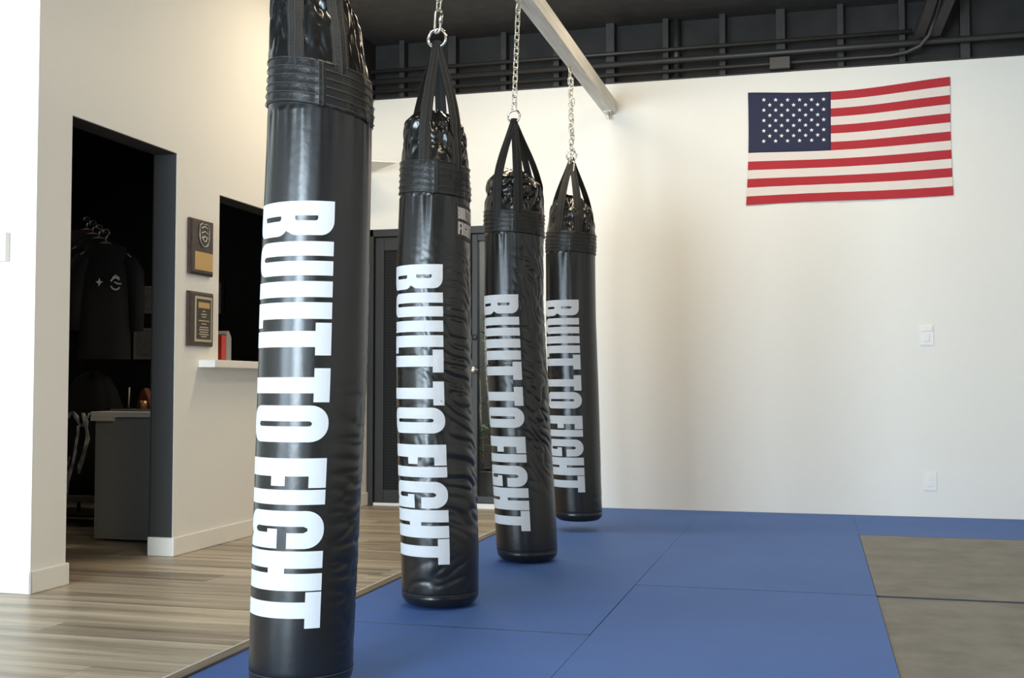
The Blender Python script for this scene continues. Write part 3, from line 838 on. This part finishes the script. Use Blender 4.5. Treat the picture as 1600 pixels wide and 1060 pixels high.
slab('brass_plate', M['brass'], 5.555, 5.742, 1.512, 1.612, .026)
# shield emblem
def shield(cy, cz, w, h, n=10):
    P = [(cy - w, cz + h * .78), (cy - w * .5, cz + h), (cy, cz + h * .9), (cy + w * .5, cz + h), (cy + w, cz + h * .78)]
    P += [(cy + w * math.cos(q) ** .8 * .98, cz - h * math.sin(q)) for q in [PI / 2 * i / n for i in range(n)]]
    P += [(cy, cz - h)] + [(cy - w * math.cos(q) ** .8 * .98, cz - h * math.sin(q)) for q in [PI / 2 * (n - 1 - i) / n for i in range(n)]]
    return P
em = MB(); cy, cz = 5.645, 1.708
em.prism(shield(cy, cz, .052, .064), lambda a, b, d: (XL + .0235 + d, a, b), .005)
eo = em.build('shield_emblem', M['plaquewood'], r, origin=c)
m = MB(); pts = shield(cy, cz, .052, .064)
m.tube([(XL + .029, a, b) for a, b in pts], .0026, 6, closed=True)
for q in range(3): m.tube([(XL + .030, cy - .034 + .034 * k / 4, cz + .036 - .027 * q + (.012 * (1 - abs(k - 4) / 4))) for k in range(9)], .0042, 6)
m.tube(torus_pts((XL + .030, cy, cz - .022), (0, 1, 0), (0, 0, 1), .017, .014, 14), .004, 6, closed=True)
m.build('emblem_relief', M['silver'], eo, smooth=True, origin=c)
r, c, slab = plaque(5.508, 5.765, 1.092, 1.391, 'dark framed plaque with engraved plate and gold border, lower of the two')
fo = slab('gold_border', M['gold_line'], 5.560, 5.738, 1.116, 1.366, .026)
pl = slab('engraved_plate', M['brass_dark'], 5.574, 5.724, 1.130, 1.352, .028)
slab('header_plate', M['brass'], 5.590, 5.708, 1.302, 1.334, .0295)
m = MB()
for k, (wd, z) in enumerate(((.03, 1.285), (.06, 1.268), (.045, 1.254), (.11, 1.232), (.05, 1.215), (.09, 1.196), (.10, 1.183), (.085, 1.170), (.10, 1.157), (.06, 1.145))):
    m.box(XL + .028, XL + .0288, 5.649 - wd / 2, 5.649 + wd / 2, z - .003, z + .003)
m.build('engraved_lines', M['gold_line'], pl, origin=c)

# ------------------------------------------------------------------ pipes, brace and boxes above the back wall
def pipe(pts, rad, label, name='conduit_pipe', clamps=()):
    c = Vector(pts[0]); o = MB().tube(pts, rad, 12).build(name, M['pipe'], None, smooth=True, origin=c)
    tag(o, label, 'pipe', 'black pipes above the back wall'); return o
pipe([(XL + .01, YB + .02, 3.292), (.66, YB + .02, 3.292)], .015, 'topmost thin black pipe in front of the studs')
pipe([(XL + .01, YB + .0, 3.205), (XR, YB + .0, 3.205)], .023, 'thick black pipe running along the studs, middle of the three')
pipe([(XL + .01, YB + .02, 3.135), (.52, YB + .02, 3.135), (.62, YB - .03, 3.137), (.70, YB - .05, 3.165), (.76, YB - .07, 3.23), (.80, YB - .14, 3.34), (.83, YB - .3, 3.485)], .014, 'lowest thin black pipe, bending up to the ceiling at its right end')
pipe([(-.95, YB + .088, 3.087), (-.95, YB + .088, ZC)], .026, 'upright black pipe beside the beam end')
c = Vector((-.22, YB - .005, 3.12)); o = MB().box(-.29, -.15, YB - .03, YB + .045, 3.085, 3.17).build('junction_box', M['pipe'], bevel=.004, origin=c)
tag(o, 'small black junction box on the pipes above the flag', 'junction box')
# diagonal brace
r = thing('roof_brace', (.80, YB - .1, 3.25), 'black double diagonal brace between ceiling and back wall above the flag', 'brace', kind='structure')
for dx in (0, .10):
    a = Vector((.70 + dx, YB - .02, 3.26)); b_ = Vector((.80 + dx * 1.2, YB - .42, ZC))
    d = (b_ - a).normalized(); s_ = Vector((1, 0, 0)); n_ = d.cross(s_).normalized()
    v = [p + s_ * i * .032 + n_ * j * .04 for p in (a, b_) for i, j in ((-1, -1), (1, -1), (1, 1), (-1, 1))]
    MB().add(v, [(3, 2, 1, 0), (4, 5, 6, 7), (0, 1, 5, 4), (1, 2, 6, 5), (2, 3, 7, 6), (3, 0, 4, 7)]).build('brace_timber', M['stud'], r, origin=(.80, YB - .1, 3.25))
# small ledge in the back left corner
o = MB().prism([(XL + .002, 7.55), (-2.93, 7.745), (XL + .002, 8.095)], lambda a, b, d: (a, b, 2.5 + d), .008).build('corner_ledge', M['base'], origin=(XL, 7.8, 2.5))
tag(o, 'pale grey triangular ledge high on the wall between the first two bags', 'ledge')

# ------------------------------------------------------------------ entrance door in the back left corner
r = thing('door_2', (EX0, YB, ZF), 'black entrance door with mesh screen behind the punching bags', 'door', kind='structure')
og = (EX0, YB, ZF); y0, y1 = YB - .012, YB + .10
m = MB().box(EX0 + .003, EX0 + .05, y0, y1, ZF, EZ).box(EX1 - .05, EX1, y0, y1, ZF, EZ).box(EX0 + .003, EX1, y0, y1, EZ - .055, EZ).box(-2.535, -2.475, y0, y1, ZF, EZ - .055)
m.build('door_frame', M['doorframe'], r, bevel=.003, origin=og)
MB().box(EX0 + .05, -2.535, y0 + .02, y1, ZF, ZF + .02).build('threshold', M['sw'], r, origin=og)
m = MB().box(EX0 + .055, EX0 + .125, YB + .015, YB + .06, ZF + .02, EZ - .06).box(-2.61, -2.54, YB + .015, YB + .06, ZF + .02, EZ - .06)
m.box(EX0 + .1252, -2.6102, YB + .015, YB + .06, ZF + .02, ZF + .12).box(EX0 + .1252, -2.6102, YB + .015, YB + .06, EZ - .16, EZ - .06)
lf = m.build('door_leaf', M['doorframe'], r, bevel=.003, origin=og)
MB().box(EX0 + .12, -2.605, YB + .03, YB + .04, ZF + .11, EZ - .15).build('mesh_screen', M['mesh'], lf, origin=og)
m = MB(); prof = [(.026, 0), (.026, .006), (.011, .008), (.011, .03), (.022, .036), (.028, .048), (.025, .06), (.012, .066)]
m.lathe(prof, (0, 0, 0), 20); m.v = [(-2.447 + a, YB - z, .993 + b_) for a, b_, z in m.v]
gl = MB().box(-2.470, -2.425, YB + .0, YB + .06, ZF + .04, EZ - .06).box(EX1 - .10, EX1 - .055, YB + .0, YB + .06, ZF + .04, EZ - .06).box(-2.425, EX1 - .10, YB + .0, YB + .06, ZF + .04, ZF + .09).box(-2.425, EX1 - .10, YB + .0, YB + .06, EZ - .11, EZ - .06).build('glass_door_leaf', M['doorframe'], r, bevel=.003, origin=og)
m.build('door_knob', M['knob'], gl, smooth=True, origin=og)
m = MB(); m.lathe([(.024, 0), (.024, .012), (.018, .018)], (0, 0, 0), 18); m.v = [(-2.447 + a, YB - z, 1.235 + b_) for a, b_, z in m.v]
m.build('deadbolt', M['doorframe'], gl, smooth=True, origin=og)
m = MB().box(-2.475, EX1 - .05, y0, y1, ZF + .0, ZF + .035)
m.build('sill', M['sw'], r, origin=og)
MB().box(-2.43, EX1 - .095, YB + .03, YB + .036, ZF + .085, EZ - .105).build('glass_pane', M['glass'], gl, origin=og)
# added dark box that keeps the view behind the glass dim
m = MB().box(-3.5, -1.5, YB + 1.3, YB + 1.35, ZF, 2.5).box(-3.55, -3.5, YB + .14, YB + 1.35, ZF, 2.5).box(-1.5, -1.45, YB + .14, YB + 1.35, ZF, 2.5).box(-3.5, -1.5, YB + .14, YB + 1.35, 2.5, 2.55)
struct(m.build('wall_dim_box', mat('dim_box_grey', (.05, .05, .048), .8, bump=.3, bscale=30)), 'added dark box walls keeping the view behind the entrance glass dim', 'wall')
# plant in a planter behind the glass
pc = Vector((-2.40, YB + .48, ZF))
r = thing('potted_plant', pc, 'green leafy plant with pale stems in grey planter behind the entrance glass', 'plant')
m = MB(); v = []
for z, w_ in ((0, .17), (.25, .20), (.25, .18), (.22, .18)): v += [(pc.x + sx * w_, pc.y + sy * w_, ZF + z) for sx, sy in ((-1, -1), (1, -1), (1, 1), (-1, 1))]
m.add(v, [(3, 2, 1, 0)] + [(i * 4 + j, i * 4 + (j + 1) % 4, i * 4 + 4 + (j + 1) % 4, i * 4 + 4 + j) for i in range(3) for j in range(4)])
m.build('planter', M['planter'], r, bevel=.006, origin=pc)
MB().box(pc.x - .18, pc.x + .18, pc.y - .18, pc.y + .18, ZF + .2, ZF + .222).build('soil', M['soil'], r, origin=pc)
m = MB()
rnd = random.Random(3)
for k in range(9):
    a = rnd.uniform(0, 2 * PI); q = rnd.uniform(.02, .11); b0 = Vector((pc.x - .05 + q * math.cos(a), pc.y + q * math.sin(a), ZF + .22))
    h = rnd.uniform(1.0, 1.45)
    pts = [b0 + Vector((.05 * math.sin(i * .5 + k) * i / 9 - .05 * i / 9, .05 * math.cos(i * .7 + k) * i / 9, h * i / 9)) for i in range(10)]
    m.tube(pts, [.012 - .0007 * i for i in range(10)], 6)
m.build('stems', M['stem'], r, smooth=True, origin=pc)
def leaf(m, b0, d, ln, wd, droop):
    d = d.normalized(); s_ = d.cross(Vector((0, 0, 1))).normalized(); n = 8; v = []
    for i in range(n + 1):
        q = i / n; p = b0 + d * ln * q + Vector((0, 0, -droop * q * q)); w_ = wd * math.sin(PI * (q * .92 + .04)) ** .8
        v += [p - s_ * w_ + Vector((0, 0, .15 * w_)), p, p + s_ * w_ + Vector((0, 0, .15 * w_))]
    f = []
    for i in range(n): f += [(i * 3, i * 3 + 1, i * 3 + 4, i * 3 + 3), (i * 3 + 1, i * 3 + 2, i * 3 + 5, i * 3 + 4)]
    m.add(v, f)
m = MB()
for k in range(34):
    a = rnd.uniform(0, 2 * PI); z = rnd.uniform(.28, .62)
    leaf(m, pc + Vector((.03 * math.cos(a), .03 * math.sin(a), z)), Vector((math.cos(a), math.sin(a), rnd.uniform(.2, .9))), rnd.uniform(.18, .32), rnd.uniform(.016, .03), rnd.uniform(.04, .16))
for k in range(26):
    a = rnd.uniform(0, 2 * PI); z = rnd.uniform(.7, 1.5)
    leaf(m, pc + Vector((-.07 + .06 * math.cos(a), .06 * math.sin(a), z)), Vector((math.cos(a), math.sin(a), rnd.uniform(.2, .9))), rnd.uniform(.06, .12), rnd.uniform(.008, .016), .03)
m.build('leaves', M['leaf'], r, smooth=True, origin=pc)

# ------------------------------------------------------------------ things in the dark office
# reception desk
c = Vector((-3.98, 5.84, ZF)); r = thing('reception_desk', c, 'grey desk cabinet with white countertop inside the dark doorway', 'desk')
dx0, dx1, dy0, dy1 = -4.085, -3.46, 5.84, 7.9
MB().box(dx0, dx1, dy0, dy1, ZF + .012, .685).build('end_panel', M['cabinet'], r, bevel=.002, origin=c)
MB().box(dx0 - .02, dx1, dy0 - .02, dy1, .690, .722).build('countertop', M['counter'], r, bevel=.003, origin=c)
MB().box(dx0 - .02, dx0 + .13, dy0 - .022, dy1, .668, .690).build('edge_rail', M['counter'], r, bevel=.002, origin=c)
MB().box(dx0 - .02, dx0, dy0 + .1, dy0 + .5, .60, .61).build('drawer_pull', M['zinc'], r, origin=c)
zt = .722
c = Vector((-3.9, 6.0, zt)); o = MB().box(-4.05, -3.62, 5.93, 6.2, zt, zt + .012).build('desk_tray', M['board'], bevel=.003, origin=c)
tag(o, 'flat grey-brown tray lying on the white desk counter', 'tray')
zt2 = zt + .012
c = Vector((-3.90, 6.05, zt2)); r = thing('desk_ornament', c, 'small red-brown wooden wedge stand with copper cup on the desk', 'ornament')
MB().prism([(-.055, 0), (.045, 0), (.03, .06), (0, .125), (-.02, .11)], lambda a, b, d: (c.x + a, c.y + d, c.z + b), .05).build('wedge', M['redwood'], r, origin=c)
MB().lathe([(.018, 0), (.021, .05), (.019, .05), (.016, .006)], (c.x + .02, c.y - .035, c.z), 16).build('cup', M['brass'], r, smooth=True, origin=c)
c = Vector((-3.985, 6.02, zt2)); r = thing('pen_stand', c, 'thin upright pen in a stand on the white desk counter', 'pen stand')
MB().lathe([(.022, 0), (.022, .008), (.006, .012)], c, 16).build('base', M['frame'], r, origin=c)
MB().tube([c + Vector((0, 0, .01)), c + Vector((.004, 0, .13))], .005, 8).build('pen', M['hanger'], r, smooth=True, origin=c)

# framed certificates on the far wall of the office
def certificate(xc, z0, z1, w_, label, dark=False):
    y = YB - .05; c = Vector((xc, y, z0)); r = thing('framed_certificate', c, label, 'framed certificate', 'framed certificates in the dark office')
    x0, x1 = xc - w_ / 2, xc + w_ / 2; e = .022
    m = MB().box(x0, x1, y - .02, y - .001, z0, z0 + e).box(x0, x1, y - .02, y - .001, z1 - e, z1).box(x0, x0 + e, y - .02, y - .001, z0 + e, z1 - e).box(x1 - e, x1, y - .02, y - .001, z0 + e, z1 - e)
    m.build('frame', M['frame'] if dark else M['hanger'], r, bevel=.003, origin=c)
    MB().box(x0 + e, x1 - e, y - .008, y - .002, z0 + e, z1 - e).build('paper', M['paper'], r, origin=c)
certificate(-5.10, 1.452, 1.672, .32, 'framed certificate seen through the doorway, upper of two')
certificate(-5.11, 1.085, 1.335, .34, 'framed certificate seen through the doorway, lower of two, just above the desk')
certificate(-4.62, 1.42, 1.71, .27, 'black framed certificate seen through the pass-through opening', True)
c = Vector((-3.40, 6.08, WZ0)); r = thing('red_folder', c, 'red and grey folders standing on the sill inside the pass-through opening', 'folder')
MB().box(-3.435, -3.37, 6.02, 6.072, WZ0, WZ0 + .15).build('red_cover', M['red'], r, origin=c)
MB().prism([(6.075, 0), (6.135, 0), (6.135, .14), (6.105, .18), (6.075, .16)], lambda a, b, d: (-3.435 + d, a, WZ0 + b), .065).build('grey_cover', M['greycard'], r, origin=c)

# garment rack with hangers and clothes
ra, rb = Vector((-4.95, 6.92, 2.045)), Vector((-4.30, 6.24, 1.83))
c = Vector((-5.0, 6.97, ZF)); r = thing('garment_rack', c, 'dark slanted garment rack holding black clothes in the office', 'rack')
MB().tube([(-5.0, 6.97, ZF), (-5.0, 6.97, 2.06), ra, rb], .012, 10).build('rail', M['pipe'], r, smooth=True, origin=c)
MB().box(-5.25, -4.75, 6.82, 7.22, ZF, ZF + .02).build('base', M['pipe'], r, origin=c)
def garment(q, mt, label, hw, hang_label, logos=False, yoff=0):
    p = ra.lerp(rb, q)
    h = thing('coat_hanger', p, hang_label, 'hanger', 'hangers on the slanted rack')
    hook = [p + Vector((0, .018 * math.sin(a), .012 + .018 * math.cos(a) - .002)) for a in [R(-110 + 30 * i) for i in range(11)]]
    ww = Vector((.74, .67, 0)).normalized()
    hook = [p + ww * (.02 * math.sin(a)) + Vector((0, 0, .004 + .02 * math.cos(a))) for a in [R(-120 + 30 * i) for i in range(9)]]
    MB().tube(hook[::1] + [p + Vector((0, 0, -.03)), p + Vector((0, 0, -.06))], .0042, 8).build('hook', M['zinc'], h, smooth=True, origin=p)
    sh = [p + ww * (hw * t) + Vector((0, 0, -.06 - .10 * abs(t) ** 1.3)) for t in [-1 + i / 6 for i in range(13)]]
    MB().tube(sh, .008, 8).build('shoulders', M['hanger'], h, smooth=True, origin=p)
    # garment: body and sleeves as one cloth shell
    g = thing('hanging_garment', p + Vector((0, 0, -.9)), label, 'garment', 'dark clothes on the slanted rack')
    nn = ww.cross(Vector((0, 0, 1))); m = MB(); v = []; n = 28
    prof = [(-.07, .07, .03), (-.085, .12, .035), (-.13, hw * .8, .04), (-.165, hw * 1.02, .045), (-.25, hw * 1.0, .05), (-.45, hw * .93, .055), (-.65, hw * .95, .06), (-.8, hw * .97, .06)]
    for z, a_, b_ in prof:
        for j in range(n):
            t = 2 * PI * j / n; rr_ = 1 + .12 * math.sin(5 * t + q * 9) * min(1, -z)
            v.append(p + ww * (a_ * math.cos(t)) + nn * (b_ * math.sin(t) * rr_) + Vector((0, 0, z)))
    f = [(i * n + j, i * n + (j + 1) % n, (i + 1) * n + (j + 1) % n, (i + 1) * n + j) for i in range(len(prof) - 1) for j in range(n)]
    m.add(v, f)
    m.build('body', mt, g, smooth=True, origin=p + Vector((0, 0, -.9)), fix=False)
    for sgn in (-1, 1):
        pts = [p + ww * (sgn * hw * k_) + nn * .0 + Vector((0, 0, z)) for k_, z in ((.8, -.16), (1.05, -.24), (1.14, -.42), (1.16, -.62))]
        MB().tube(pts, [.05, .062, .055, .045], 10).build('sleeve', mt, g, smooth=True, origin=p + Vector((0, 0, -.9)))
    if logos:
        if nn.y > 0: nn = -nn
        lo = p + nn * .064
        def lp(a, b): return lo + ww * a + Vector((0, 0, b))
        m = MB()
        m.prism([(q_[0] * .030 * .75 - .045, q_[1] * .030 - .32) for q_ in [(-1, .12), (-.25, .25), (0, .9), (.3, .25), (1, .1), (.35, -.2), (-.1, -.9), (-.35, -.25)]], lambda a, b, d: lp(a, b) + nn * d, .004)
        m.tube([lp(.052 + .030 * math.cos(t), -.325 + .038 * math.sin(t)) for t in [R(40 + 24 * i) for i in range(6)]], .0055, 6)
        m.tube([lp(.052 + .030 * math.cos(t), -.325 + .038 * math.sin(t)) for t in [R(205 + 24 * i) for i in range(6)]], .0055, 6)
        m.tube([lp(.045, -.315), lp(.066, -.325), lp(.086, -.325)], .005, 6); m.tube([lp(.034, -.287), lp(.052, -.272), lp(.074, -.29)], .005, 6)
        m.build('chest_print', M['logo'], g, origin=p + Vector((0, 0, -.9)))
garment(.10, M['maroon'], 'brown-red garment at the left of the dark clothes rack', .17, 'grey hanger holding the brown-red garment')
garment(.38, M['navy'], 'dark navy garment in the middle of the clothes rack', .18, 'grey hanger holding the navy garment')
garment(.66, M['cloth'], 'plain black garment on the clothes rack beside the navy one', .18, 'grey hanger holding the plain black garment')
garment(.95, M['cloth'], 'black shirt with two small grey chest prints in the dark office', .165, 'grey hanger holding the black shirt with chest prints', True)
# crumpled plastic over a low bundle, on a low shelf board
c = Vector((-4.62, 6.48, ZF)); o = MB().box(-5.2, -4.25, 6.35, 6.75, ZF + .16, ZF + .20).build('low_shelf', M['board'], bevel=.003, origin=c)
MB().box(-5.18, -5.14, 6.36, 6.74, ZF, ZF + .16).build('support', M['board'], o, origin=c)
MB().box(-4.31, -4.27, 6.36, 6.74, ZF, ZF + .16).build('support', M['board'], o, origin=c)
tag(o, 'low grey-brown shelf board near the floor beside the desk', 'shelf')
c = Vector((-4.58, 6.5, ZF + .2)); r = thing('gear_bundle', c, 'black bundle under crumpled clear plastic beside the grey desk', 'bundle')
m = MB(); n = 40; v = []; zs = [0, .1, .25, .4, .55, .68, .76, .80]
for i, z in enumerate(zs):
    for j in range(n):
        t = 2 * PI * j / n; e = noise.noise((math.cos(t) * 2, math.sin(t) * 2, z * 5)); w_ = (.20, .22, .22, .20, .19, .17, .12, .03)[i]
        v.append((c.x + w_ * (1 + .3 * e) * math.cos(t), c.y + .10 * (1 + .3 * e) * math.sin(t) * (w_ / .2), c.z + z))
f = [(i * n + j, i * n + (j + 1) % n, (i + 1) * n + (j + 1) % n, (i + 1) * n + j) for i in range(len(zs) - 1) for j in range(n)]
m.add(v, f + [tuple(range(n))[::-1], tuple((len(zs) - 1) * n + j for j in range(n))]).build('bag_body', M['cloth'], r, smooth=True, origin=c)
def ribbon(m, pts, w_, seed):
    v = []; n = len(pts)
    for i, p in enumerate(pts):
        p = Vector(p); ww_ = w_ * (.6 + .5 * noise.noise((i * .7, seed, 0)))
        for k in range(4): v.append(p + Vector((ww_ * (k - 1.5) / 1.5, -.012 * noise.noise((i * .9, k * 1.3, seed)) * 2, 0)))
    m.add(v, [(i * 4 + k, i * 4 + k + 1, i * 4 + k + 5, i * 4 + k + 4) for i in range(n - 1) for k in range(3)])
m = MB(); yy = c.y - .15
ribbon(m, [(-4.52 + .03 * math.sin(i * .6), yy - .02, .70 - .055 * i) for i in range(8)], .022, 1)
ribbon(m, [(-4.565 + .02 * math.sin(i * .5 + 1) - .006 * i, yy - .03, .62 - .06 * i) for i in range(9)], .018, 4)
ribbon(m, [(-4.64 + .02 * i, yy - .01, .66 + .05 * math.sin(i * .9)) for i in range(9)], .02, 7)
for k in range(3): m.tube([(-4.68 + .02 * k + .03 * math.sin(i * .5 + k), yy - .02, .42 - .05 * i) for i in range(9)], .004, 5)
o = m.build('clear_plastic', M['plastic'], r, smooth=True, origin=c)
s = o.modifiers.new('thick', 'SOLIDIFY'); s.thickness = .003

# ------------------------------------------------------------------ light
def area(name, loc, rot, sx, sy, power, col):
    l = bpy.data.lights.new(name, 'AREA'); l.shape = 'RECTANGLE'; l.size = sx; l.size_y = sy; l.energy = power; l.color = col
    o = bpy.data.objects.new(name, l); COL.objects.link(o); o.location = loc; o.rotation_euler = rot; return o
DAY = (.71, .87, 1.0)
pw = [330, 500, 40]
for i, ((a, b), p) in enumerate(zip(FW, pw)):
    if not p: continue
    area('daylight', ((a + b) / 2, YF - .06, (FZ0 + FZ1) / 2), (R(90), 0, 0), b - a, FZ1 - FZ0, p, DAY)
WARM = (1.0, .84, .60)
for x, y, p in ((-2.1, 6.5, 36), (-.2, 6.5, 27), (-.6, 2.6, 42), (2.4, 3.0, 16)):
    area('ceiling_lamp', (x, y, ZC - .05), (0, 0, 0), 1.2, .3, p, WARM)
area('plant_fill', (-2.3, YB + .7, 2.4), (0, 0, 0),   .4, .4, 60, (1, .97, .92))  # added fill light so the plant behind the glass shows up
area('office_fill', (-5.4, 5.6, 2.7), (0, 0, 0), .5, .5, 2.6, (1, .92, .8))  # added fill light lifting the contents of the unlit office

w = bpy.data.worlds.new('world'); SC.world = w; w.use_nodes = True
w.node_tree.nodes['Background'].inputs['Color'].default_value = (.75, .85, 1, 1)
w.node_tree.nodes['Background'].inputs['Strength'].default_value = .6

vs = SC.view_settings
SC.display_settings.display_device = 'sRGB'
vs.view_transform = 'Standard'; vs.look = 'None'; vs.exposure = .16; vs.gamma = 1; vs.use_curve_mapping = False
